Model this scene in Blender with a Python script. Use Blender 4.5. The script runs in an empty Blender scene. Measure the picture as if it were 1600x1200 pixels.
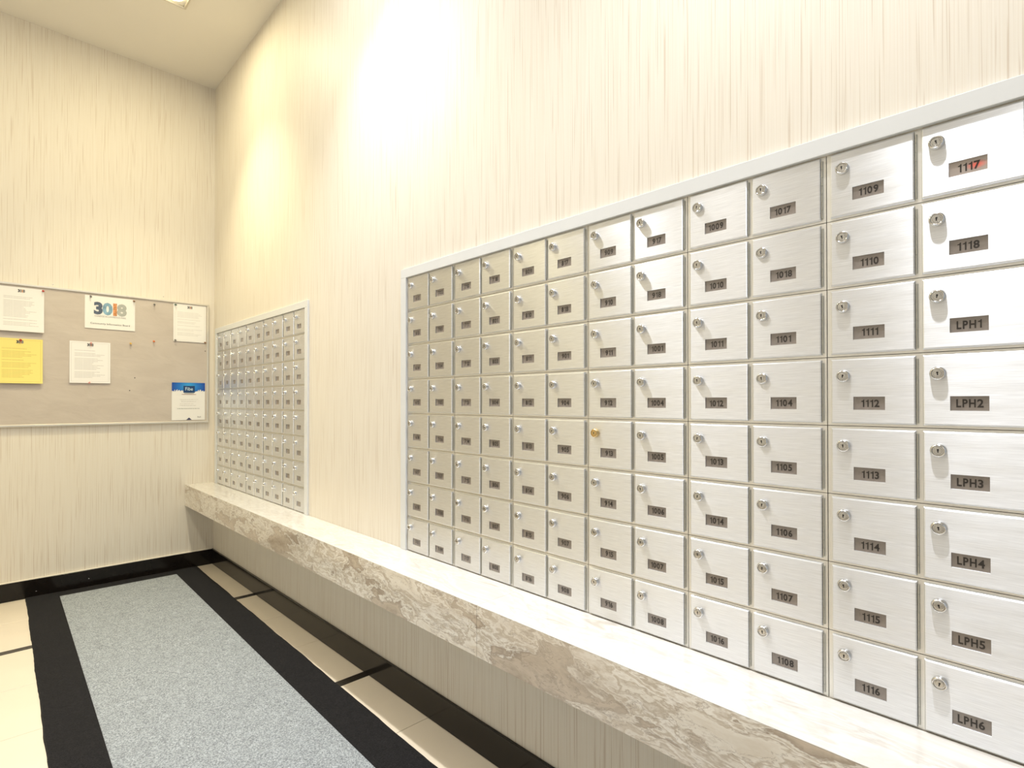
import bpy, bmesh, math, random
from mathutils import Vector, Matrix, Euler

random.seed(7)
scene = bpy.context.scene
COL = scene.collection

# ------------------------------------------------------------------ camera
# World: mailbox wall is the plane X=0, notice-board wall the plane Y=0, floor Z=0.
# "s" is the distance along the mailbox wall from the room corner (Y = -s).
HC = 3.5886                      # ceiling height
cam_d = bpy.data.cameras.new('camera')
cam = bpy.data.objects.new('camera', cam_d)
COL.objects.link(cam)
cam.location = (-1.2443, -4.516, 1.2188)
cam.rotation_euler = (math.radians(90.4727), 0, math.radians(-44.1994))
cam_d.sensor_width = 36
cam_d.lens = 847.83 * 36 / 1600
cam_d.shift_y = 20.5 / 1600
cam_d.clip_start = 0.02
scene.camera = cam

# ------------------------------------------------------------------ light
world = bpy.data.worlds.new('world')
scene.world = world
world.use_nodes = True
bg = world.node_tree.nodes['Background']
bg.inputs[0].default_value = (0.93, 0.97, 1.0, 1)
bg.inputs[1].default_value = 0.5
scene.view_settings.view_transform = 'Standard'
scene.view_settings.look = 'None'
scene.view_settings.gamma = 1
scene.view_settings.use_curve_mapping = False
scene.view_settings.exposure = 0.02

# ceiling downlights: (X, s, colour, spot power, spill power)
DOWNLIGHTS = [
    (-0.549, 0.982, (1.0, 0.875, 0.56), 138, 9),
    (-0.549, 2.55, (0.965, 0.98, 1.0), 150, 9),
    (-0.549, 4.18, (0.98, 0.985, 1.0), 150, 9),
    (-1.45, 1.35, (1.0, 0.875, 0.55), 66, 9),
    (-1.45, 2.95, (1.0, 0.975, 0.95), 34, 7),
    (-1.45, 4.55, (0.98, 0.985, 1.0), 30, 7),
]

# ------------------------------------------------------------------ helpers
def link(o, parent=None):
    COL.objects.link(o)
    if parent is not None:
        o.parent = parent
    return o

def mesh_obj(name, me, mat=None, parent=None, loc=(0, 0, 0), rot=(0, 0, 0)):
    if mat is not None and len(me.materials) == 0:
        me.materials.append(mat)
    o = bpy.data.objects.new(name, me)
    o.location = loc
    o.rotation_euler = rot
    return link(o, parent)

def tag(o, label, cat, group=None):
    o['label'] = label
    o['category'] = cat
    if group:
        o['group'] = group
    return o

def empty(name, loc, label, cat, group=None, rot=(0, 0, 0)):
    o = bpy.data.objects.new(name, None)
    o.empty_display_size = 0.02
    o.location = loc
    o.rotation_euler = rot
    link(o)
    return tag(o, label, cat, group)

def struct(o):
    o['kind'] = 'structure'
    return o

def pymesh(name, verts, faces, smooth=False):
    me = bpy.data.meshes.new(name)
    me.from_pydata([tuple(v) for v in verts], [], faces)
    me.update()
    if smooth:
        for p in me.polygons:
            p.use_smooth = True
    return me

def box_mesh(name, x0, x1, y0, y1, z0, z1, bevel=0.0, seg=1):
    bm = bmesh.new()
    bmesh.ops.create_cube(bm, size=1)
    bmesh.ops.scale(bm, vec=(x1 - x0, y1 - y0, z1 - z0), verts=bm.verts)
    bmesh.ops.translate(bm, vec=((x0 + x1) / 2, (y0 + y1) / 2, (z0 + z1) / 2), verts=bm.verts)
    if bevel:
        bmesh.ops.bevel(bm, geom=list(bm.edges), offset=bevel, segments=seg, affect='EDGES', profile=0.5)
    me = bpy.data.meshes.new(name)
    bm.to_mesh(me)
    bm.free()
    return me

def boxes_mesh(name, boxes):
    V, F = [], []
    for x0, x1, y0, y1, z0, z1 in boxes:
        b = len(V)
        V += [(x0, y0, z0), (x1, y0, z0), (x1, y1, z0), (x0, y1, z0),
              (x0, y0, z1), (x1, y0, z1), (x1, y1, z1), (x0, y1, z1)]
        F += [(b, b+3, b+2, b+1), (b+4, b+5, b+6, b+7), (b, b+1, b+5, b+4),
              (b+1, b+2, b+6, b+5), (b+2, b+3, b+7, b+6), (b+3, b, b+4, b+7)]
    return pymesh(name, V, F)

def lathe(name, prof, seg=20, axis='X', sign=-1):
    """prof: (radius, height along axis)"""
    V, F = [], []
    for r, h in prof:
        for k in range(seg):
            a = 2 * math.pi * k / seg
            c, s = r * math.cos(a), r * math.sin(a)
            V.append((sign * h, c, s) if axis == 'X' else (c, sign * h, s) if axis == 'Y' else (c, s, sign * h))
    n = len(prof)
    for i in range(n - 1):
        for k in range(seg):
            k2 = (k + 1) % seg
            F.append((i*seg + k, i*seg + k2, (i+1)*seg + k2, (i+1)*seg + k))
    F.append(tuple(range(seg)))
    F.append(tuple((n-1)*seg + k for k in range(seg)))
    bm = bmesh.new()
    me = pymesh(name, V, F)
    bm.from_mesh(me)
    bmesh.ops.recalc_face_normals(bm, faces=bm.faces)
    bm.to_mesh(me)
    bm.free()
    for p in me.polygons:
        p.use_smooth = len(p.vertices) == 4
    try:
        me.set_sharp_from_angle(angle=math.radians(38))
    except Exception:
        pass
    return me

def text_mesh(txt, height, plane, squeeze=1.0, extrude=0.0, bold=0.0, max_w=None, shear=0.0):
    """mesh of the text, centred, 'height' = digit height. plane 'X' faces -X, 'Y' faces -Y"""
    cu = bpy.data.curves.new('text', 'FONT')
    cu.body = txt
    cu.size = 1.0
    cu.resolution_u = 3
    cu.offset = bold
    cu.shear = shear
    o = bpy.data.objects.new('text', cu)
    COL.objects.link(o)
    dg = bpy.context.evaluated_depsgraph_get()
    me = bpy.data.meshes.new_from_object(o.evaluated_get(dg))
    bpy.data.objects.remove(o)
    bpy.data.curves.remove(cu)
    xs = [v.co.x for v in me.vertices]
    ys = [v.co.y for v in me.vertices]
    cx, cy = (min(xs) + max(xs)) / 2, (min(ys) + max(ys)) / 2
    k = height / (max(ys) - min(ys))
    kx = k * squeeze
    if max_w and (max(xs) - min(xs)) * kx > max_w:
        kx = max_w / (max(xs) - min(xs))
    for v in me.vertices:
        a, b = (v.co.x - cx) * kx, (v.co.y - cy) * k
        v.co = (0, -a, b) if plane == 'X' else (a, 0, b)
    me.name = 'lettering'
    return me

GLYPH = {}
def glyph(ch):
    """(verts, faces, width) of one character, unit height, left aligned"""
    if ch not in GLYPH:
        if ch == '1':      # straight stem with a flag
            P = [(0.235, 0), (0.395, 0), (0.395, 1.0), (0.285, 1.0), (0.26, 0.905), (0.18, 0.85), (0.05, 0.825), (0.05, 0.71), (0.235, 0.71)]
            GLYPH[ch] = (P, [(0, 1, 2, 3, 8), (3, 4, 5, 6, 7, 8)], 0.39)
        else:
            me = text_mesh(ch, 1.0, 'Y', 0.90 if ch.isdigit() else 0.74, 0, 0.03)
            xs = [v.co.x for v in me.vertices]
            P = [(v.co.x - min(xs), v.co.z + 0.5) for v in me.vertices]
            GLYPH[ch] = (P, [tuple(p.vertices) for p in me.polygons], max(xs) - min(xs))
            bpy.data.meshes.remove(me)
    return GLYPH[ch]

def number_mesh(txt, h, gap=0.12):
    V, F, x = [], [], 0.0
    for ch in txt:
        P, fs, w = glyph(ch)
        b = len(V)
        V += [(x + p[0], p[1]) for p in P]
        F += [tuple(b + i for i in f) for f in fs]
        x += w + gap
    x -= gap
    return pymesh('number', [(0, -(a - x/2) * h, (b - 0.5) * h) for a, b in V], F)

# ------------------------------------------------------------------ materials
def new_mat(name):
    m = bpy.data.materials.new(name)
    m.use_nodes = True
    nt = m.node_tree
    b = nt.nodes['Principled BSDF']
    return m, nt, b

def N(nt, t, **kw):
    n = nt.nodes.new(t)
    for k, v in kw.items():
        if k.startswith('i_'):
            n.inputs[k[2:].replace('_', ' ')].default_value = v
        else:
            setattr(n, k, v)
    return n

def ramp(nt, src, stops, interp='LINEAR'):
    r = nt.nodes.new('ShaderNodeValToRGB')
    r.color_ramp.interpolation = interp
    el = r.color_ramp.elements
    while len(el) < len(stops):
        el.new(0.5)
    for e, (p, c) in zip(el, stops):
        e.position = p
        e.color = (*c, 1) if len(c) == 3 else c
    nt.links.new(src, r.inputs[0])
    return r

def coords(nt, scale=(1, 1, 1), rot=(0, 0, 0), kind='Object'):
    tc = nt.nodes.new('ShaderNodeTexCoord')
    mp = nt.nodes.new('ShaderNodeMapping')
    mp.inputs['Scale'].default_value = scale
    mp.inputs['Rotation'].default_value = rot
    nt.links.new(tc.outputs[kind], mp.inputs['Vector'])
    return mp.outputs[0]

def noise(nt, vec, scale, detail=3, rough=0.5, dist=0.0):
    n = nt.nodes.new('ShaderNodeTexNoise')
    n.inputs['Scale'].default_value = scale
    n.inputs['Detail'].default_value = detail
    n.inputs['Roughness'].default_value = rough
    n.inputs['Distortion'].default_value = dist
    nt.links.new(vec, n.inputs['Vector'])
    return n.outputs[0]

def mixc(nt, fac, a, b, mode='MIX'):
    m = nt.nodes.new('ShaderNodeMix')
    m.data_type = 'RGBA'
    m.blend_type = mode
    for sock, v in ((m.inputs[0], fac), (m.inputs[6], a), (m.inputs[7], b)):
        if hasattr(v, 'links'):
            nt.links.new(v, sock)
        elif isinstance(v, (int, float)):
            sock.default_value = v
        else:
            sock.default_value = (*v, 1)
    return m.outputs[2]

def bump(nt, b, h, strength=0.2, dist=0.001):
    bp = nt.nodes.new('ShaderNodeBump')
    bp.inputs['Strength'].default_value = strength
    bp.inputs['Distance'].default_value = dist
    nt.links.new(h, bp.inputs['Height'])
    nt.links.new(bp.outputs[0], b.inputs['Normal'])

def simple(name, col, rough=0.5, metal=0.0, var=0.06, scale=30, spec=0.5, coat=0.0):
    m, nt, b = new_mat(name)
    v = coords(nt)
    n = noise(nt, v, scale, 4)
    c = ramp(nt, n, [(0.3, [x * (1 - var) for x in col]), (0.7, [min(1, x * (1 + var)) for x in col])])
    nt.links.new(c.outputs[0], b.inputs['Base Color'])
    b.inputs['Roughness'].default_value = rough
    b.inputs['Metallic'].default_value = metal
    b.inputs['Specular IOR Level'].default_value = spec
    b.inputs['Coat Weight'].default_value = coat
    return m

def wallpaper():
    m, nt, b = new_mat('wallpaper')
    base = (0.795, 0.748, 0.66)
    # fine woven stripes
    f1 = noise(nt, coords(nt, (380, 380, 1.6)), 1.0, 2, 0.6)
    c1 = ramp(nt, f1, [(0.25, (0.755, 0.69, 0.59)), (0.5, base), (0.8, (0.825, 0.785, 0.71))])
    # broken darker strokes, thin and long
    f2 = noise(nt, coords(nt, (330, 330, 2.4)), 1.0, 1, 0.4, 0.1)
    k2 = ramp(nt, f2, [(0.63, (0, 0, 0)), (0.72, (0.75, 0.75, 0.75))])
    c2 = mixc(nt, k2.outputs[0], c1.outputs[0], (0.60, 0.52, 0.41))
    f3 = noise(nt, coords(nt, (210, 210, 2.6)), 1.0, 1, 0.4, 0.15)
    k3 = ramp(nt, f3, [(0.64, (0, 0, 0)), (0.70, (0.7, 0.7, 0.7))])
    c3 = mixc(nt, k3.outputs[0], c2, (0.60, 0.51, 0.41))
    nt.links.new(c3, b.inputs['Base Color'])
    b.inputs['Roughness'].default_value = 0.5
    b.inputs['Specular IOR Level'].default_value = 0.2
    bump(nt, b, f1, 0.15, 0.0006)
    return m

def brushed(name, col, rough=0.40, aniso=0.9, grain=0.10):
    m, nt, b = new_mat(name)
    g = noise(nt, coords(nt, (18, 18, 900)), 1.0, 2, 0.6)
    big = noise(nt, coords(nt, (6, 6, 40)), 1.0, 3, 0.5)
    c = ramp(nt, g, [(0.25, [x * (1 - grain) for x in col]), (0.75, [min(1, x * (1 + grain * 0.4)) for x in col])])
    nt.links.new(c.outputs[0], b.inputs['Base Color'])
    r = ramp(nt, big, [(0.3, (rough - 0.05,) * 3), (0.7, (rough + 0.06,) * 3)])
    nt.links.new(r.outputs[0], b.inputs['Roughness'])
    b.inputs['Metallic'].default_value = 1.0
    if aniso:
        b.inputs['Anisotropic'].default_value = aniso
        b.inputs['Anisotropic Rotation'].default_value = 0.25
        t = nt.nodes.new('ShaderNodeTangent')
        t.direction_type = 'UV_MAP'
        t.uv_map = 'UVMap'
        nt.links.new(t.outputs[0], b.inputs['Tangent'])
    bump(nt, b, g, 0.06, 0.0002)
    return m

def marble():
    m, nt, b = new_mat('marble')
    v = coords(nt, (1.0, 0.8, 2.2), (math.radians(30), 0, 0))
    warp = nt.nodes.new('ShaderNodeTexNoise')      # warps the coordinate so the bands swirl
    warp.inputs['Scale'].default_value = 4.5
    warp.inputs['Detail'].default_value = 5
    warp.inputs['Roughness'].default_value = 0.55
    nt.links.new(v, warp.inputs['Vector'])
    vm = nt.nodes.new('ShaderNodeVectorMath')
    vm.operation = 'MULTIPLY_ADD'
    vm.inputs[1].default_value = (0.42, 0.42, 0.42)
    nt.links.new(warp.outputs[1], vm.inputs[0])
    nt.links.new(v, vm.inputs[2])
    w2 = noise(nt, vm.outputs[0], 3.9, 8, 0.53, 0.4)
    c = ramp(nt, w2, [(0.24, (0.38, 0.31, 0.235)), (0.37, (0.60, 0.51, 0.41)), (0.43, (0.40, 0.33, 0.26)),
                      (0.46, (0.90, 0.87, 0.80)), (0.485, (0.57, 0.495, 0.40)), (0.53, (0.92, 0.89, 0.83)),
                      (0.565, (0.54, 0.465, 0.375)), (0.60, (0.86, 0.82, 0.745)), (0.70, (0.72, 0.65, 0.55))])
    w1 = noise(nt, v, 2.2, 4, 0.5, 0.8)
    k = ramp(nt, w1, [(0.45, (0, 0, 0)), (0.62, (0.45, 0.45, 0.45))])
    c2 = mixc(nt, k.outputs[0], c.outputs[0], (0.67, 0.59, 0.49))
    # hairline dark veins
    w3 = noise(nt, vm.outputs[0], 8.0, 6, 0.6, 0.4)
    k3 = ramp(nt, w3, [(0.485, (0, 0, 0)), (0.50, (0.6, 0.6, 0.6)), (0.515, (0, 0, 0))])
    c3 = mixc(nt, k3.outputs[0], c2, (0.33, 0.27, 0.22))
    nt.links.new(c3, b.inputs['Base Color'])
    b.inputs['Roughness'].default_value = 0.2
    b.inputs['Coat Weight'].default_value = 0.6
    b.inputs['Coat Roughness'].default_value = 0.08
    return m

def lit_top_marble():  # ledge marble with the overhead light's wash-out painted in as a lighter colour
    m, nt, b = new_mat('lit_top_marble')
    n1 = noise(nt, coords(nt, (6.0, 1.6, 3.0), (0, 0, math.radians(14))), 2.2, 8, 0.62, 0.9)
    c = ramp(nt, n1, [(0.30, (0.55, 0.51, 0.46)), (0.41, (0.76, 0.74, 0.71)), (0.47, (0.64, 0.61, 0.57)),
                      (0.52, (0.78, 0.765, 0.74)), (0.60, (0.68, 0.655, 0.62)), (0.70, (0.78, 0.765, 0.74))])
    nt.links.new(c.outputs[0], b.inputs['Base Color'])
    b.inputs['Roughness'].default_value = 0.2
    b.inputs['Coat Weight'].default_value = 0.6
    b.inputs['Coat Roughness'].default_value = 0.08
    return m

def carpet(name, dark, light, scale, rough=0.95):
    m, nt, b = new_mat(name)
    v = coords(nt, (1, 1, 1))
    n1 = noise(nt, v, scale, 4, 0.8)
    n2 = noise(nt, v, scale * 0.12, 3, 0.5)
    c = ramp(nt, n1, [(0.32, dark), (0.5, [(a + c) / 2 for a, c in zip(dark, light)]), (0.66, light)])
    k = ramp(nt, n2, [(0.3, (0.86, 0.86, 0.86)), (0.7, (1.0, 1.0, 1.0))])
    nt.links.new(mixc(nt, 1.0, c.outputs[0], k.outputs[0], 'MULTIPLY'), b.inputs['Base Color'])
    b.inputs['Roughness'].default_value = rough
    b.inputs['Specular IOR Level'].default_value = 0.1
    b.inputs['Sheen Weight'].default_value = 0.05
    bump(nt, b, n1, 0.8, 0.004)
    return m

def print_paper(name, paper, ink, pitch, x0, x1, z0, z1, seed, strength=0.55, border=None):
    """paper whose body text is printed as ragged grey lines; object coords: x 0..w, z 0..h"""
    m, nt, b = new_mat(name)
    tc = nt.nodes.new('ShaderNodeTexCoord')
    sp = nt.nodes.new('ShaderNodeSeparateXYZ')
    nt.links.new(tc.outputs['Object'], sp.inputs[0])
    X, Z = sp.outputs[0], sp.outputs[2]
    def M(op, a, bb=None, cc=None):
        n = nt.nodes.new('ShaderNodeMath')
        n.operation = op
        for i, v in enumerate((a, bb, cc)):
            if v is None:
                continue
            if hasattr(v, 'links'):
                nt.links.new(v, n.inputs[i])
            else:
                n.inputs[i].default_value = v
        return n.outputs[0]
    row = M('FLOOR', M('DIVIDE', Z, pitch))
    fr = M('FRACT', M('DIVIDE', Z, pitch))
    on = M('LESS_THAN', fr, 0.5)
    wn = nt.nodes.new('ShaderNodeTexWhiteNoise')
    wn.noise_dimensions = '1D'
    nt.links.new(M('ADD', row, float(seed)), wn.inputs['W'])
    # each line has its own length; about one in five is left blank
    end = M('MULTIPLY_ADD', M('POWER', wn.outputs[0], 0.35), (x1 - x0), x0)
    on = M('MULTIPLY', on, M('LESS_THAN', X, end))
    on = M('MULTIPLY', on, M('GREATER_THAN', wn.outputs[0], 0.17))
    for a, c in ((X, x0), (Z, z0)):
        on = M('MULTIPLY', on, M('GREATER_THAN', a, c))
    for a, c in ((X, x1), (Z, z1)):
        on = M('MULTIPLY', on, M('LESS_THAN', a, c))
    words = noise(nt, coords(nt, (420, 1, 0.02)), 1.0, 1, 0.5)
    on = M('MULTIPLY', on, M('GREATER_THAN', words, 0.40))
    on = M('MULTIPLY', on, strength)
    if border:
        w, h, ins, wd = border
        ex = M('MINIMUM', M('SUBTRACT', X, ins), M('SUBTRACT', w - ins, X))
        ez = M('MINIMUM', M('SUBTRACT', Z, ins), M('SUBTRACT', h - ins, Z))
        e = M('ABSOLUTE', M('MINIMUM', ex, ez))
        on = M('MAXIMUM', on, M('MULTIPLY', M('LESS_THAN', e, wd), 0.35))
    nt.links.new(mixc(nt, on, paper, ink), b.inputs['Base Color'])
    b.inputs['Roughness'].default_value = 0.7
    b.inputs['Specular IOR Level'].default_value = 0.2
    return m

M_WALL = wallpaper()
M_STEEL = brushed('brushed_steel_door', (0.855, 0.88, 0.92), grain=0.16)
M_BODY = brushed('mailbox_body_metal', (0.85, 0.845, 0.81), 0.42, 0.0, 0.05)
M_HINGE = brushed('hinge_metal', (0.62, 0.62, 0.58), 0.38, 0.0, 0.15)
M_CHROME = simple('lock_chrome', (0.74, 0.74, 0.74), 0.17, 1.0, 0.05, 200)
M_CORE = simple('lock_core_nickel', (0.56, 0.55, 0.53), 0.2, 1.0, 0.05, 300)
M_BRASS = simple('lock_brass', (0.72, 0.53, 0.25), 0.25, 1.0, 0.05, 200)
M_DARK = simple('keyhole_dark', (0.015, 0.013, 0.012), 0.6, 0, 0.1, 100)
M_PLATE = simple('number_plate_plastic', (0.24, 0.207, 0.182), 0.14, 0.0, 0.08, 120, 1.0)
M_INK = simple('number_ink', (0.028, 0.022, 0.019), 0.5, 0, 0.1, 200)
M_FRAME = simple('painted_frame', (0.73, 0.75, 0.76), 0.32, 0.0, 0.02, 6)
M_MARBLE = marble()
M_LIT_TOP = lit_top_marble()
M_BLACK = simple('gloss_black_base', (0.010, 0.008, 0.007), 0.13, 0.0, 0.15, 8, 0.3)
M_STRIP = simple('black_inlay', (0.022, 0.018, 0.015), 0.25, 0, 0.15, 20)
M_TILE = simple('cream_tile', (0.75, 0.675, 0.56), 0.28, 0, 0.025, 5)
M_GROUT = simple('grout', (0.23, 0.18, 0.13), 0.8, 0, 0.1, 60)
M_MATB = carpet('mat_black_pile', (0.004, 0.004, 0.005), (0.024, 0.0235, 0.026), 190)
M_MATG = carpet('mat_grey_pile', (0.09, 0.104, 0.12), (0.62, 0.68, 0.74), 200)
M_CEIL = simple('ceiling_paint', (0.82, 0.785, 0.71), 0.7, 0, 0.01, 3)
M_LWALL = simple('plain_wall_paint', (0.81, 0.795, 0.765), 0.7, 0, 0.01, 3)
M_ALU = simple('board_aluminium', (0.80, 0.77, 0.70), 0.35, 0.7, 0.03, 20)
M_BEAD = simple('cream_bead', (0.82, 0.78, 0.68), 0.5, 0, 0.02, 20)
M_WHITE = simple('white_paper', (0.86, 0.85, 0.82), 0.7, 0, 0.01, 5, 0.2)
M_TRIM = simple('downlight_trim', (0.62, 0.58, 0.50), 0.3, 0.6, 0.05, 20)

def board_mat():
    m, nt, b = new_mat('board_kraft_cloth')
    n1 = noise(nt, coords(nt, (2.2, 1, 5), (0, math.radians(12), 0)), 2.0, 4, 0.5, 0.4)
    n2 = noise(nt, coords(nt, (500, 500, 500)), 1.0, 2)
    c = ramp(nt, n1, [(0.3, (0.53, 0.47, 0.415)), (0.7, (0.59, 0.53, 0.47))])
    nt.links.new(c.outputs[0], b.inputs['Base Color'])
    b.inputs['Roughness'].default_value = 0.65
    bump(nt, b, n1, 0.35, 0.012)
    return m
M_BOARD = board_mat()

def red_reflection_plate():  # reflection of a red light, painted into the plate colour
    m, nt, b = new_mat('number_plate_red_reflection')
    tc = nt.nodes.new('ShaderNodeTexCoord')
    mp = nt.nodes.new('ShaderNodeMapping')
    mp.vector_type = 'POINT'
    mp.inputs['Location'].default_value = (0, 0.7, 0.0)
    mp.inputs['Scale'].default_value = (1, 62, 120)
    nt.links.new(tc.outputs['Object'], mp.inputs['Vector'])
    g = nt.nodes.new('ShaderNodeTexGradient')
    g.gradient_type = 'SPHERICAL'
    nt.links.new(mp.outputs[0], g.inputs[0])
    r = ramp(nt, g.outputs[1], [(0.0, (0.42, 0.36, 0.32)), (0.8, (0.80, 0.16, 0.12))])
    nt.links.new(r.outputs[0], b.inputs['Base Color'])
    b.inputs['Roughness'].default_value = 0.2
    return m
M_PLATER = red_reflection_plate()

def emit(name, col, st):
    m, nt, b = new_mat(name)
    b.inputs['Emission Color'].default_value = (*col, 1)
    b.inputs['Emission Strength'].default_value = st
    b.inputs['Base Color'].default_value = (0.9, 0.9, 0.85, 1)
    return m

# ------------------------------------------------------------------ room shell
S_END = 7.2       # how far the room runs back past the camera (open to the lobby there)
X_LEFT = -2.73
ZC = 0.6125       # ledge top
BANK_TOP = 1.7265
OPEN = [(0.092, 1.6435), (2.622, 4.4785)]      # the two mailbox openings along s

def right_wall():
    ss = sorted({0.0, S_END, *[v for o in OPEN for v in o]})
    zs = [0.0, ZC - 0.002, BANK_TOP, HC]
    V, F = [], []
    def vid(s, z, x=0.0):
        V.append((x, -s, z))
        return len(V) - 1
    for i in range(len(ss) - 1):
        for j in range(len(zs) - 1):
            mid = (ss[i] + ss[i+1]) / 2
            if j == 1 and any(a < mid < b for a, b in OPEN):
                continue
            q = [vid(ss[i], zs[j]), vid(ss[i], zs[j+1]), vid(ss[i+1], zs[j+1]), vid(ss[i+1], zs[j])]
            F.append(tuple(reversed(q)))
    D = 0.14
    for a, b in OPEN:      # recess lining
        z0, z1 = zs[1], zs[2]
        c = [(a, z0), (b, z0), (b, z1), (a, z1)]
        fr = [vid(s, z) for s, z in c]
        bk = [vid(s, z, D) for s, z in c]
        for k in range(4):
            F.append((fr[k], fr[(k+1) % 4], bk[(k+1) % 4], bk[k]))
        F.append(tuple(bk))
    return pymesh('wall_right', V, F)

struct(mesh_obj('wall_right', right_wall(), M_WALL))
struct(mesh_obj('wall_back', pymesh('wall_back', [(X_LEFT, 0, 0), (0, 0, 0), (0, 0, HC), (X_LEFT, 0, HC)], [(0, 1, 2, 3)]), M_WALL))
struct(mesh_obj('wall_left', pymesh('wall_left', [(X_LEFT, -S_END, 0), (X_LEFT, 0, 0), (X_LEFT, 0, HC), (X_LEFT, -S_END, HC)], [(0, 1, 2, 3)]), M_LWALL))
struct(mesh_obj('ceiling', box_mesh('ceiling', X_LEFT, 0.0, -S_END, 0.0, HC, HC + 0.1), M_CEIL))
floor = struct(mesh_obj('floor', box_mesh('floor', X_LEFT, 0.0, -S_END, 0.0, -0.10, -0.006), M_GROUT))

# floor tiles: 455 mm cream tiles, three rows between black inlay strips
strips = [(-0.515 + 1.3995 * k, -0.467 + 1.3995 * k) for k in range(0, 6)]
TW = 0.455
tile_cache = {}
def add_tile(x0, x1, s0, s1, mat, name):
    x0, x1 = max(x0, X_LEFT), min(x1, 0.0)
    s0, s1 = max(s0, 0.0), min(s1, S_END)
    if s1 - s0 < 0.01 or x1 - x0 < 0.01:
        return
    g = 0.0011
    w, d = round(x1 - x0 - 2*g, 4), round(s1 - s0 - 2*g, 4)
    key = (w, d, name)
    if key not in tile_cache:
        me = box_mesh(name, -w/2, w/2, -d/2, d/2, -0.0058, 0.0, 0.0006)
        me.materials.append(mat)
        tile_cache[key] = me
    mesh_obj(name, tile_cache[key], None, floor, ((x0+x1)/2, -(s0+s1)/2, 0))
for (a, b) in strips:
    s = b
    nx = 6
    for r in range(3):
        for c in range(nx):
            add_tile(-TW*(c+1), -TW*c, s + 0.4505*r, s + 0.4505*(r+1), M_TILE, 'tile')
    for c in range(2):
        add_tile(-1.365*(c+1), -1.365*c, a, b, M_STRIP, 'inlay_strip')

# baseboards: gloss black, 112 mm
HB = 0.1124
def baseboard(name, x0, x1, y0, y1):
    o = struct(mesh_obj(name, box_mesh(name, x0, x1, y0, y1, 0.0, HB, 0.002), M_BLACK))
    return o
bb = baseboard('baseboard_back', X_LEFT, 0.0, -0.012, 0.0)
mesh_obj('bead', box_mesh('bead', X_LEFT, -0.012, -0.0125, -0.0005, HB, HB + 0.006, 0.001), M_BEAD, bb)
br = baseboard('baseboard_right', -0.012, 0.0, -S_END, -0.012)
baseboard('baseboard_left', X_LEFT, X_LEFT + 0.012, -S_END, -0.012)
screw_me = lathe('screw_head', [(0.003, 0), (0.003, 0.0008), (0.001, 0.0013)], 10, 'Y')
screw_me.materials.append(M_CHROME)
for x, z in ((-1.005, 0.035), (-0.745, 0.055)):
    mesh_obj('screw_head', screw_me, None, bb, (x, -0.012, z))

# ------------------------------------------------------------------ ceiling downlights
lamp_me = lathe('lamp', [(0.056, 0.0), (0.056, 0.006), (0.050, 0.009)], 24, 'Z')
plate_me = box_mesh('backing_plate', -0.149, 0.149, -0.149, 0.149, -0.003, -0.0005)
plate_me.materials.append(M_CEIL)
def ring_mesh(name, a, b, h, ch):
    prof = [(a, 0), (a, -h + ch), (a - ch, -h), (b + ch, -h), (b, -h + ch * 1.6), (b, 0)]
    V, F = [], []
    for r, z in prof:
        V += [(-r, -r, z), (r, -r, z), (r, r, z), (-r, r, z)]
    n = len(prof)
    for i in range(n):
        for k in range(4):
            i2 = (i + 1) % n
            F.append((i*4 + k, i2*4 + k, i2*4 + (k+1) % 4, i*4 + (k+1) % 4))
    return pymesh(name, V, F)
trim_me = ring_mesh('downlight_trim', 0.161, 0.148, 0.016, 0.003)
trim_me.materials.append(M_TRIM)
for i, (x, s, c, p, p2) in enumerate(DOWNLIGHTS):
    if i == 0:
        lab = 'square recessed ceiling downlight beside the notice-board wall, above the shorter mailbox bank'
    elif x > -1:
        lab = ('square recessed ceiling downlight over the gap between the mailbox banks' if i == 1 else
               'square recessed ceiling downlight over the highest numbered mailboxes')
    else:
        lab = ['square recessed ceiling downlight over the runner mat, first from the notice-board wall',
               'square recessed ceiling downlight over the runner mat, second from the notice-board wall',
               'square recessed ceiling downlight over the runner mat, third from the notice-board wall'][i - 3]
    e = empty('ceiling_downlight', (x, -s, HC), lab, 'ceiling light', 'square ceiling downlights')
    mesh_obj('trim_ring', trim_me, None, e)
    mesh_obj('backing_plate', plate_me, None, e)
    g = lamp_me.copy()
    g.materials.append(emit('lamp_glow', c, 9))
    for lx in (-0.075, 0.075):
        for ly in (-0.075, 0.075):
            mesh_obj('lamp', g, None, e, (lx, ly, -0.003))
    ld = bpy.data.lights.new('downlight_beam', 'SPOT')
    ld.energy = p
    ld.color = c
    ld.spot_size = math.radians(90)
    ld.spot_blend = 0.95
    ld.shadow_soft_size = 0.03
    lo = bpy.data.objects.new('downlight_beam', ld)
    lo.location = (0, 0, -0.03)
    link(lo, e)
    ad = bpy.data.lights.new('downlight_spill', 'AREA')
    ad.energy = p2
    ad.color = c
    ad.shape = 'SQUARE'
    ad.size = 0.24
    ao = bpy.data.objects.new('downlight_spill', ad)
    ao.location = (0, 0, -0.02)
    link(ao, e)

# ------------------------------------------------------------------ marble ledge
LD, LT = 0.189, 0.1534
ledge = empty('marble_ledge', (0, 0, ZC - LT), 'long marble ledge with swirling brown front, under both mailbox banks', 'ledge')
for s0, s1 in ((0.0008, 3.2788), (3.2802, 5.6)):
    mesh_obj('apron', box_mesh('apron', -LD, -0.0006, -s1, -s0, 0.0, LT - 0.0022, 0.0004), M_MARBLE, ledge)
    mesh_obj('lit_top_skin', box_mesh('lit_top_skin', -LD, -0.0006, -s1, -s0, LT - 0.0021, LT, 0.0008), M_LIT_TOP, ledge)  # thin added layer that carries the painted brightness of the ledge top

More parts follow.
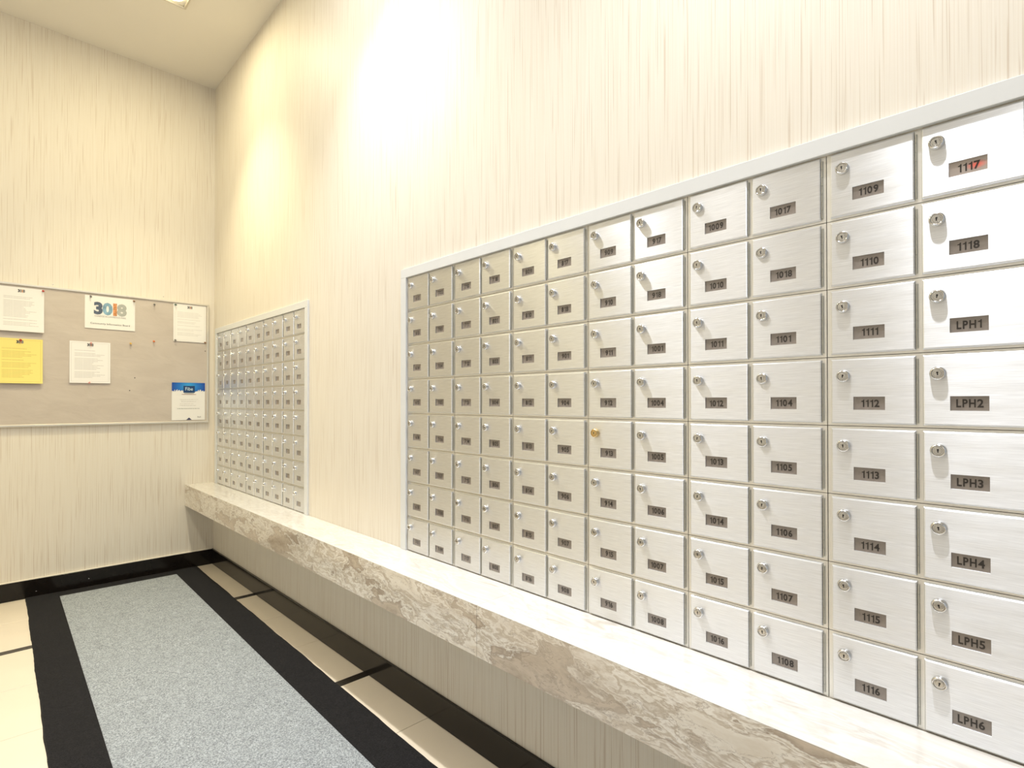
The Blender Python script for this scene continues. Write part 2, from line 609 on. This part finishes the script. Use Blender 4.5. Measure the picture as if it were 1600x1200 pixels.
# ------------------------------------------------------------------ mailboxes
DW, DH = 0.1405, 0.1285          # door size
XF, XB = -0.004, 0.003           # door front plane, body front plane
PITCH, PAIR, SECOND = 0.1396, 0.3094, 0.1510
W0, W1, H0, H1 = 0.0395, 0.0925, 0.0270, 0.0530   # number window in door coords (v from bottom)
LU, LV = 0.0228, DH - 0.0342     # lock centre

def door_mesh():
    def rect(u0, u1, v0, v1, x):
        return [(x, -u0, v0), (x, -u1, v0), (x, -u1, v1), (x, -u0, v1)]
    e = 0.0
    rings = [rect(0, DW, 0, DH, XB - 0.0002), rect(0, DW, 0, DH, XF + 0.0024),
             rect(0.0008, DW-0.0008, 0.0008, DH-0.0008, XF + 0.0008),
             rect(0.0026, DW-0.0026, 0.0026, DH-0.0026, XF),
             rect(W0, W1, H0, H1, XF), rect(W0, W1, H0, H1, XF + 0.0046)]
    V, F = [], []
    for r in rings:
        V += r
    for i in range(len(rings) - 1):
        for k in range(4):
            a, b = i*4 + k, i*4 + (k+1) % 4
            F.append((a, b, b + 4, a + 4))
    me = pymesh('door', V, F)
    uv = me.uv_layers.new(name='UVMap')
    for l in me.loops:
        co = me.vertices[l.vertex_index].co
        uv.data[l.index].uv = (-co.y * 5, co.z * 5 + co.x * 0.5)
    me.materials.append(M_STEEL)
    return me

D_ME = door_mesh()
def body_mesh(u0, u1):
    g = 0.0006
    me = box_mesh('body', XB, XB + 0.10, -u1, -u0, -(PITCH - DH)/2 + g, DH + (PITCH - DH)/2 - g)
    me.materials.append(M_BODY)
    return me
B_ODD = body_mesh(-0.0079, DW + 0.00525)
B_EVEN = body_mesh(-0.00525, DW + 0.0085)

def hinge_mesh():
    # three-knuckle pin hinge: thin leaf and rolled knuckles
    boxes = [(XF + 0.0045, XB, -0.0034, 0.0, 0.003, DH - 0.005)]
    me = boxes_mesh('hinge', boxes)
    bm = bmesh.new()
    bm.from_mesh(me)
    n = 7
    L = (DH - 0.010) / n
    for k in range(n):
        r = bmesh.ops.create_cone(bm, cap_ends=True, segments=8, radius1=0.0014, radius2=0.0014, depth=L - 0.0006)
        bmesh.ops.translate(bm, vec=(XF + 0.0030, -0.0017, 0.004 + L*(k + 0.5)), verts=r['verts'])
    bm.to_mesh(me)
    bm.free()
    me.materials.append(M_HINGE)
    return me
H_ME = hinge_mesh()

L_ME = lathe('lock', [(0.0124, 0.0), (0.0124, 0.0052), (0.0121, 0.0070), (0.0112, 0.0086), (0.0099, 0.0094),
                      (0.0090, 0.0090), (0.0084, 0.0074)], 22, 'X')
L_BR = L_ME.copy()
L_ME.materials.append(M_CHROME)
L_BR.materials.append(M_BRASS)
C_ME = lathe('lock_core', [(0.0083, 0.0070), (0.0080, 0.0082), (0.0062, 0.0084), (0.0058, 0.0091), (0.0030, 0.0092)], 18, 'X')
C_BR = C_ME.copy()
C_ME.materials.append(M_CORE)
C_BR.materials.append(M_BRASS)
K_ME = boxes_mesh('keyhole', [(-0.0095, -0.0089, -0.0009, 0.0009, -0.0034, 0.0022), (-0.0095, -0.0089, -0.0014, 0.0014, 0.0004, 0.0030)])
K_ME.materials.append(M_DARK)
def plate_mesh(name, mat):
    cy, cz = -(W0+W1)/2, (H0+H1)/2
    me = box_mesh(name, 0.0, 0.0016, -(W1-W0)/2 - 0.001, (W1-W0)/2 + 0.001, -(H1-H0)/2 - 0.001, (H1-H0)/2 + 0.001)
    me.materials.append(mat)
    return me
P_ME = plate_mesh('number_plate', M_PLATE)
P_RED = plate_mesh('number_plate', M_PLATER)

ORD = ['first', 'second', 'third', 'fourth', 'fifth', 'sixth', 'seventh', 'eighth', 'ninth', 'tenth', 'eleventh', 'twelfth']

def mailbox(s, z, odd, label, group, number=None, brass=False, red=False, rnd=None):
    e = empty('mailbox', (0, -s, z), label, 'mailbox', group)
    mesh_obj('body', B_ODD if odd else B_EVEN, None, e)
    d = mesh_obj('door', D_ME, None, e)
    h = mesh_obj('hinge', H_ME, None, e, (0, -DW - 0.0003, 0))
    lk = mesh_obj('lock', L_BR if brass else L_ME, None, e, (XF, -LU, LV))
    if brass:
        lk['label'] = 'brass key lock'
    co = mesh_obj('lock_core', C_BR if brass else C_ME, None, lk)
    mesh_obj('keyhole', K_ME, None, lk, (0, 0, 0), (rnd.uniform(-0.25, 0.25), 0, 0))
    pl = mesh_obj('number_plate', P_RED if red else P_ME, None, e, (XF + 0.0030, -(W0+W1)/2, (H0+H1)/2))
    if red:
        pl['label'] = 'plate with a painted red reflection behind the digits'
    if number:
        me = number_mesh(number, 0.0146)
        me.materials.append(M_INK)
        mesh_obj('number', me, None, pl, (-0.0003, rnd.uniform(-0.0015, 0.001), rnd.uniform(-0.001, 0.0008)))
    return e

cols = [
    ['612', '613', '614', '615', '616', '617', '618', '701'],
    ['702', '703', '704', '705', '706', '707', '708', '709'],
    ['710', '711', '712', '713', '714', '715', '716', '717'],
    ['718', '801', '803', '804', '805', '806', '807', '808'],
    ['809', '810', '811', '812', '813', '814', '815', '816'],
    ['817', '818', '901', '904', '905', '906', '907', '908'],
    ['909', '910', '911', '912', '913', '914', '915', '916'],
    ['917', '918', '1001', '1004', '1005', '1006', '1007', '1008'],
    ['1009', '1010', '1011', '1012', '1013', '1014', '1015', '1016'],
    ['1017', '1018', '1101', '1104', '1105', '1106', '1107', '1108'],
    ['1109', '1110', '1111', '1112', '1113', '1114', '1115', '1116'],
    ['1117', '1118', 'LPH1', 'LPH2', 'LPH3', 'LPH4', 'LPH5', 'LPH6'],
]
rnd = random.Random(3)
TOPZ = 1.7228
for c in range(12):
    s = 2.6288 + (c // 2) * PAIR + (c % 2) * SECOND
    for r in range(8):
        z = TOPZ - DH - PITCH * r
        num = cols[c][r]
        if c < 2:
            lab = "steel mailbox in the longer bank, %s column from the frame's corner-side edge, %s row up" % (ORD[c], ORD[7 - r])
        else:
            lab = 'steel mailbox numbered %s in the longer bank, %s column, %s row up' % (num, ORD[c], ORD[7 - r])
            if num == '913':
                lab += ', brass lock'
            if num == '1117':
                lab += ', painted red reflection'
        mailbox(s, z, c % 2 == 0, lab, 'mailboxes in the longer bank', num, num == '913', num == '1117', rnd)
for c in range(10):
    s = 0.1046 + (c // 2) * PAIR + (c % 2) * SECOND
    for r in range(8):
        z = TOPZ - DH - PITCH * r
        lab = 'steel mailbox in the shorter bank, %s column from the room corner, %s row up' % (ORD[c], ORD[7 - r])
        mailbox(s, z, c % 2 == 0, lab, 'mailboxes in the shorter bank', None, False, False, rnd)

# frames round the two banks
def bank_frame(name, s0, s1, label, left=True):
    w, pr = 0.0365, 0.0100
    e = bpy.data.objects.new(name, None)
    e.location = (0, -s0, ZC)
    e['label'] = label
    struct(link(e))
    top = BANK_TOP - ZC
    a = 0.0
    L = s1 - s0
    wl = w if left else min(w, s0 - 0.052)
    me = box_mesh('top_rail', -pr, 0.0, -L - w, wl, top, top + w, 0.0008)
    mesh_obj('top_rail', me, M_FRAME, e)
    mesh_obj('stile', box_mesh('stile', -pr, 0.0, 0.0, wl, 0.0, top, 0.0008), M_FRAME, e)
    mesh_obj('stile', box_mesh('stile', -pr, 0.0, -L - w, -L, 0.0, top, 0.0008), M_FRAME, e)
bank_frame('trim_1', OPEN[0][0], OPEN[0][1], 'pale painted metal frame around the shorter mailbox bank', False)
bank_frame('trim_2', OPEN[1][0], OPEN[1][1], 'pale painted metal frame around the longer mailbox bank')

# ------------------------------------------------------------------ runner mat
def mat_parts():
    root = empty('runner_mat', (-0.5835, -0.020, 0.0), 'grey pile runner mat with a wide black border on cream tiles', 'mat',
                 rot=(0, 0, -0.0145))
    L, hw = 4.6, 0.4715
    iw, it = 0.3145, 0.112       # inner half width, inner start
    TH = 0.007
    rn = random.Random(5)
    n = 150
    def edge(k, base, amp):
        return base + amp * (math.sin(k * 0.83) * 0.5 + math.sin(k * 0.31 + 1.3) + rn.uniform(-0.6, 0.6))
    V, F = [], []
    ys = [L * i / n for i in range(n + 1)]
    # border cross-section per side: outer foot, outer top, inner top, inner foot
    for side in (-1, 1):
        b0 = len(V)
        for i, y in enumerate(ys):
            xo = side * edge(i, hw, 0.0013)
            xi = side * edge(i + 40, iw, 0.0008)
            V += [(xo, -y, 0.0006), (xo - side * 0.005, -y, TH), (xi, -y, TH), (xi, -y, 0.0006)]
        for i in range(n):
            for k in range(3):
                q = (b0 + 4*i + k, b0 + 4*i + k + 1, b0 + 4*(i+1) + k + 1, b0 + 4*(i+1) + k)
                F.append(q if side < 0 else tuple(reversed(q)))
    b0 = len(V)
    m = 40
    for i in range(m + 1):
        x = -iw - 0.002 + (2*iw + 0.004) * i / m
        V += [(x, -0.0, 0.0006), (x, -0.004, TH), (x, -edge(i, it, 0.0008), TH), (x, -edge(i, it, 0.0008), 0.0006)]
    for i in range(m):
        for k in range(3):
            F.append((b0 + 4*i + k + 1, b0 + 4*i + k, b0 + 4*(i+1) + k, b0 + 4*(i+1) + k + 1))
    bm = bmesh.new()
    me = pymesh('border', V, F)
    bm.from_mesh(me)
    bmesh.ops.recalc_face_normals(bm, faces=bm.faces)
    bm.to_mesh(me)
    bm.free()
    mesh_obj('border', me, M_MATB, root)
    me = box_mesh('pile_field', -iw - 0.002, iw + 0.002, -L, -it + 0.002, 0.0006, TH + 0.0012, 0.002)
    mesh_obj('pile_field', me, M_MATG, root)
mat_parts()

# ------------------------------------------------------------------ notice board
BX0, BX1, BZ0, BZ1 = -1.86, -0.041, 1.0625, 1.9465
BY = -0.020
board = empty('notice_board', (BX1, 0, BZ0), 'wide beige notice board in a thin pale metal frame', 'notice board')
mesh_obj('panel', box_mesh('panel', BX0 - BX1 + 0.004, -0.004, -0.014, -0.001, 0.004, BZ1 - BZ0 - 0.004), M_BOARD, board)
fw_ = 0.0135
W_, H_ = BX1 - BX0, BZ1 - BZ0
for b in ((-W_, 0, -0.022, -0.001, H_ - fw_, H_), (-W_, 0, -0.022, -0.001, 0, fw_),
          (-fw_, 0, -0.022, -0.001, fw_, H_ - fw_), (-W_, -W_ + fw_, -0.022, -0.001, fw_, H_ - fw_)):
    mesh_obj('frame_rail', box_mesh('frame_rail', *b, 0.002), M_ALU, board)
YB = -0.014      # front of the board panel
for k, (x, z) in enumerate(((-0.5001, 1.3827), (-0.5292, 1.2948), (-0.0634, 1.5954))):
    mesh_obj('pin_hole', lathe('pin_hole', [(0.004, -0.0002), (0.003, 0.0004)], 8, 'Y'), M_DARK, board, (x - BX1, YB, z - BZ0))

def sheet_mesh(w, h, curl, lift=0.0015):
    """thin paper with real thickness; curls off the board at the bottom edge"""
    n, m = 10, 3
    V, F = [], []
    for side in (0, 1):
        for i in range(n + 1):
            v = i / n
            for j in range(m + 1):
                y = -lift - curl * (1 - v) ** 2 - (0.0004 if side == 0 else 0)
                V.append((w * j / m, y, h * v))
    off = (n + 1) * (m + 1)
    for i in range(n):
        for j in range(m):
            a = i*(m+1) + j
            F.append((a, a+1, a+m+2, a+m+1))
            F.append((off+a, off+a+m+1, off+a+m+2, off+a+1))
    for i in range(n):
        a = i*(m+1)
        F.append((a, a+m+1, off+a+m+1, off+a))
        b = a + m
        F.append((b, off+b, off+b+m+1, b+m+1))
    for j in range(m):
        F.append((j, off+j, off+j+1, j+1))
        t = n*(m+1) + j
        F.append((t, t+1, off+t+1, off+t))
    return pymesh('sheet', V, F)

def logo(parent, cx, cz, y, h, cols_, squeeze=1.0):
    """the overlapping digits 3 0 1 8"""
    adv = h * 0.62 * squeeze
    for k, (ch, c) in enumerate(zip('3018', cols_)):
        me = text_mesh(ch, h, 'Y', squeeze, 0, 0.05)
        me.materials.append(c)
        dx = (-1.30, -0.32, 0.48, 1.22)[k] * adv
        mesh_obj('printed_digit', me, None, parent, (cx + dx, y - 0.00012 * (k % 2 + 1 + (k == 2)), cz))

C3 = simple('print_slate_blue', (0.085, 0.115, 0.17), 0.6, 0, 0.25, 40)
C0 = simple('print_sky_blue', (0.22, 0.38, 0.50), 0.6, 0, 0.3, 30)
C1 = simple('print_orange', (0.62, 0.27, 0.10), 0.6, 0, 0.5, 90)
C8 = simple('print_grey_green', (0.42, 0.44, 0.41), 0.6, 0, 0.08, 30)
CG = simple('print_grey', (0.22, 0.21, 0.21), 0.6, 0, 0.1, 30)
CBK = simple('print_black', (0.05, 0.05, 0.06), 0.6, 0, 0.1, 30)

def notice(x0, z0, w, h, label, paper, seed, curl, ink=(0.30, 0.29, 0.30), border=True, dy=0.0):
    m = print_paper('printed_sheet', paper, ink, 0.0088, w * 0.11, w * 0.89, h * 0.12, h * 0.80, seed, 0.36,
                    (w, h, 0.010, 0.0009) if border else None)
    o = mesh_obj('notice_sheet', sheet_mesh(w, h, curl), m, None, (x0, YB - dy, z0))
    tag(o, label, 'notice', 'sheets pinned to the notice board')
    logo(o, w / 2, h - 0.021, -0.0024 - curl * 0.01, 0.019, (CBK, CG, C1, CG), 0.8)
    return o

notice(-1.1905, 1.6495, 0.2125, 0.272, 'white printed notice above the yellow one on the board', (0.84, 0.83, 0.81), 11, 0.014, border=False)
notice(-1.1955, 1.3310, 0.2125, 0.276, 'yellow printed notice on the notice board', (0.88, 0.76, 0.25), 23, 0.016, (0.42, 0.30, 0.07))
notice(-0.8520, 1.3405, 0.2137, 0.273, 'white printed notice on the board, low below the card with big coloured digits', (0.86, 0.85, 0.84), 37, 0.006)
notice(-0.2715, 1.6560, 0.2110, 0.273, 'white printed notice on the board, above the blue-topped flyer', (0.87, 0.86, 0.83), 52, 0.003, (0.45, 0.43, 0.42))

# heading card
w, h = 0.2745, 0.2165
card = mesh_obj('heading_card', sheet_mesh(w, h, 0.002), M_WHITE, None, (-0.7757, YB, 1.7040))
tag(card, 'landscape white card with large coloured digits at the top of the board', 'sign')
logo(card, w * 0.50, h * 0.625, -0.0030, 0.084, (C3, C0, C1, C8), 0.98)
def line_text(parent, txt, cx, cz, y, hh, mw, mat, name='printed_line'):
    me = text_mesh(txt, hh, 'Y', 1.0, 0, 0.0, mw)
    xs = [v.co.x for v in me.vertices]
    k = mw / (max(xs) - min(xs))
    for v in me.vertices:
        v.co.x *= k
    me.materials.append(mat)
    mesh_obj(name, me, None, parent, (cx, y, cz))
line_text(card, 'CONDOS IN LAWRENCE PARK', w * 0.50, h * 0.385, -0.0032, 0.0105, 0.172, CG)
line_text(card, 'Community Information Board', w * 0.50, h * 0.150, -0.0040, 0.0150, 0.215, CBK)

# blue-topped flyer
w, h = 0.2140, 0.2730
fl = mesh_obj('flyer', sheet_mesh(w, h, 0.001), M_WHITE, None, (-0.2790, YB, 1.0840))
tag(fl, 'white flyer with a blue skyline banner and a screen, low on the board', 'flyer', 'sheets pinned to the notice board')
def blue_mat():
    m, nt, b = new_mat('flyer_blue')
    tc = nt.nodes.new('ShaderNodeTexCoord')
    mp = nt.nodes.new('ShaderNodeMapping')
    mp.inputs['Location'].default_value = (-0.107 * 9, 0, -0.245 * 12)
    mp.inputs['Scale'].default_value = (9, 1, 12)
    nt.links.new(tc.outputs['Object'], mp.inputs[0])
    g = nt.nodes.new('ShaderNodeTexGradient')
    g.gradient_type = 'SPHERICAL'
    nt.links.new(mp.outputs[0], g.inputs[0])
    r = ramp(nt, g.outputs[1], [(0.0, (0.008, 0.06, 0.36)), (0.45, (0.01, 0.17, 0.58)), (1.0, (0.05, 0.42, 0.80))])
    nt.links.new(r.outputs[0], b.inputs['Base Color'])
    b.inputs['Roughness'].default_value = 0.5
    return m
M_BLUE = blue_mat()
rn = random.Random(9)
V, F = [], []
nb = 42
bot = []
for i in range(nb):
    t = i / (nb - 1)
    bot.append(0.212 + 0.012 * math.sin(t * 9.0) * 0.4 + rn.uniform(-0.006, 0.008))
for i in range(nb):
    x0_, x1_ = w * i / nb, w * (i + 1) / nb
    k = len(V)
    V += [(x0_, 0, bot[i]), (x1_, 0, bot[i]), (x1_, 0, h), (x0_, 0, h)]
    F.append((k, k+1, k+2, k+3))
mesh_obj('printed_banner', pymesh('printed_banner', V, F), M_BLUE, fl, (0, -0.0031, 0))
M_SCR = simple('flyer_screen', (0.008, 0.05, 0.16), 0.4, 0, 0.2, 60)
mesh_obj('printed_screen', pymesh('scr', [(0.073, 0, 0.200), (0.147, 0, 0.200), (0.147, 0, 0.250), (0.073, 0, 0.250)], [(0, 1, 2, 3)]), M_SCR, fl, (0, -0.0033, 0))
M_CY = simple('flyer_lettering', (0.72, 0.88, 0.95), 0.5, 0, 0.05, 60)
line_text(fl, 'Fibe', 0.110, 0.228, -0.0035, 0.024, 0.048, M_CY, 'printed_word')
mesh_obj('printed_stand', pymesh('st', [(0.078, 0, 0.193), (0.142, 0, 0.193), (0.140, 0, 0.198), (0.080, 0, 0.198)], [(0, 1, 2, 3)]), C8, fl, (0, -0.0033, 0))
mesh_obj('printed_rule', pymesh('ru', [(0.062, 0, 0.186), (0.156, 0, 0.186), (0.156, 0, 0.189), (0.062, 0, 0.189)], [(0, 1, 2, 3)]),
         simple('print_rust', (0.45, 0.25, 0.20), 0.6, 0, 0.3, 200), fl, (0, -0.0033, 0))
M_LG = simple('print_pale_grey', (0.52, 0.49, 0.46), 0.6, 0, 0.1, 60)
for zz, a, b_ in ((0.150, 0.05, 0.17), (0.135, 0.06, 0.15), (0.118, 0.05, 0.14), (0.106, 0.05, 0.15)):
    bx_, x = [], a
    while x < b_:
        ww = rn.uniform(0.006, 0.018)
        bx_.append((x, x + ww, -0.0002, 0, zz, zz + 0.0016))
        x += ww + 0.003
    mesh_obj('printed_line', boxes_mesh('pl', bx_), M_LG, fl, (0, -0.0031, 0))
bx_, x = [], 0.035
while x < 0.178:
    ww = rn.uniform(0.005, 0.014)
    bx_.append((x, x + ww, -0.0002, 0, 0.0815, 0.086))
    x += ww + 0.003
mesh_obj('printed_line', boxes_mesh('pl', bx_), C8, fl, (0, -0.0031, 0))
mesh_obj('printed_triangle', pymesh('tri', [(0.092, 0, 0.0015), (0.128, 0, 0.0015), (0.110, 0, 0.018)], [(0, 1, 2)]),
         simple('print_navy', (0.06, 0.065, 0.14), 0.6, 0, 0.1, 60), fl, (0, -0.0042, 0))
line_text(fl, 'Bell', 0.176, 0.022, -0.0042, 0.0105, 0.021, CG, 'printed_word')

# push pins
pin_head = lathe('pin_head', [(0.0046, 0.002), (0.0046, 0.0034), (0.0026, 0.0046), (0.0024, 0.0090), (0.0042, 0.0104), (0.0042, 0.0120), (0.0020, 0.0124)], 12, 'Y')
needle = lathe('needle', [(0.0005, -0.0005), (0.0005, 0.0025)], 6, 'Y')
needle.materials.append(M_CHROME)
PC = {'orange': (0.75, 0.20, 0.05), 'red': (0.50, 0.05, 0.03), 'yellow': (0.80, 0.50, 0.10), 'grey': (0.20, 0.19, 0.17),
      'green': (0.10, 0.16, 0.12), 'pink': (0.72, 0.36, 0.33), 'brown': (0.30, 0.16, 0.08)}
PM = {}
for k, c in PC.items():
    me = pin_head.copy()
    me.materials.append(simple('pin_plastic_' + k, c, 0.35, 0, 0.05, 100))
    PM[k] = me
pins = [(-0.984, 1.915, 'red', 'holding the corner of the white notice above the yellow one'),
        (-1.0878, 1.5987, 'red', 'at the top of the yellow notice'),
        (-0.7414, 1.6065, 'pink', 'at the top of the lower white notice'),
        (-0.7480, 1.3450, 'pink', 'at the bottom of the lower white notice'),
        (-0.3883, 1.9050, 'grey', 'on bare board beside the heading card'),
        (-0.5254, 1.6190, 'yellow', 'on bare board under the heading card'),
        (-0.3920, 1.6450, 'orange', 'on bare board near the white notice'),
        (-0.2610, 1.9190, 'green', 'at the upper corner of the notice over the flyer'),
        (-0.2600, 1.6640, 'grey', 'at the lower corner of the notice over the flyer'),
        (-0.0680, 1.6600, 'brown', 'at the lower corner of the notice over the flyer'),
        (-0.7456, 1.9150, 'grey', 'at one upper corner of the heading card, by the lower notice'),
        (-0.5091, 1.9130, 'brown', 'at one upper corner of the heading card')]
for x, z, c, where in pins:
    e = empty('push_pin', (x, YB - 0.0022, z), '%s push pin %s' % (c, where), 'push pin', 'push pins on the notice board',
              (rnd.uniform(0.15, 0.45), 0, rnd.uniform(-0.25, 0.25)))
    e.scale = (1.3, 1.3, 1.3)
    mesh_obj('head', PM[c], None, e)
    mesh_obj('needle', needle, None, e)
for x, z, lab in ((-0.9359, 1.966, 'small wall screw just above the board over the white notice'),
                  (-0.3303, 1.969, 'small wall screw just above the board near the bare-board pins')):
    tag(mesh_obj('wall_screw', screw_me, None, None, (x, 0.0, z)), lab, 'screw', 'wall screws above the board')
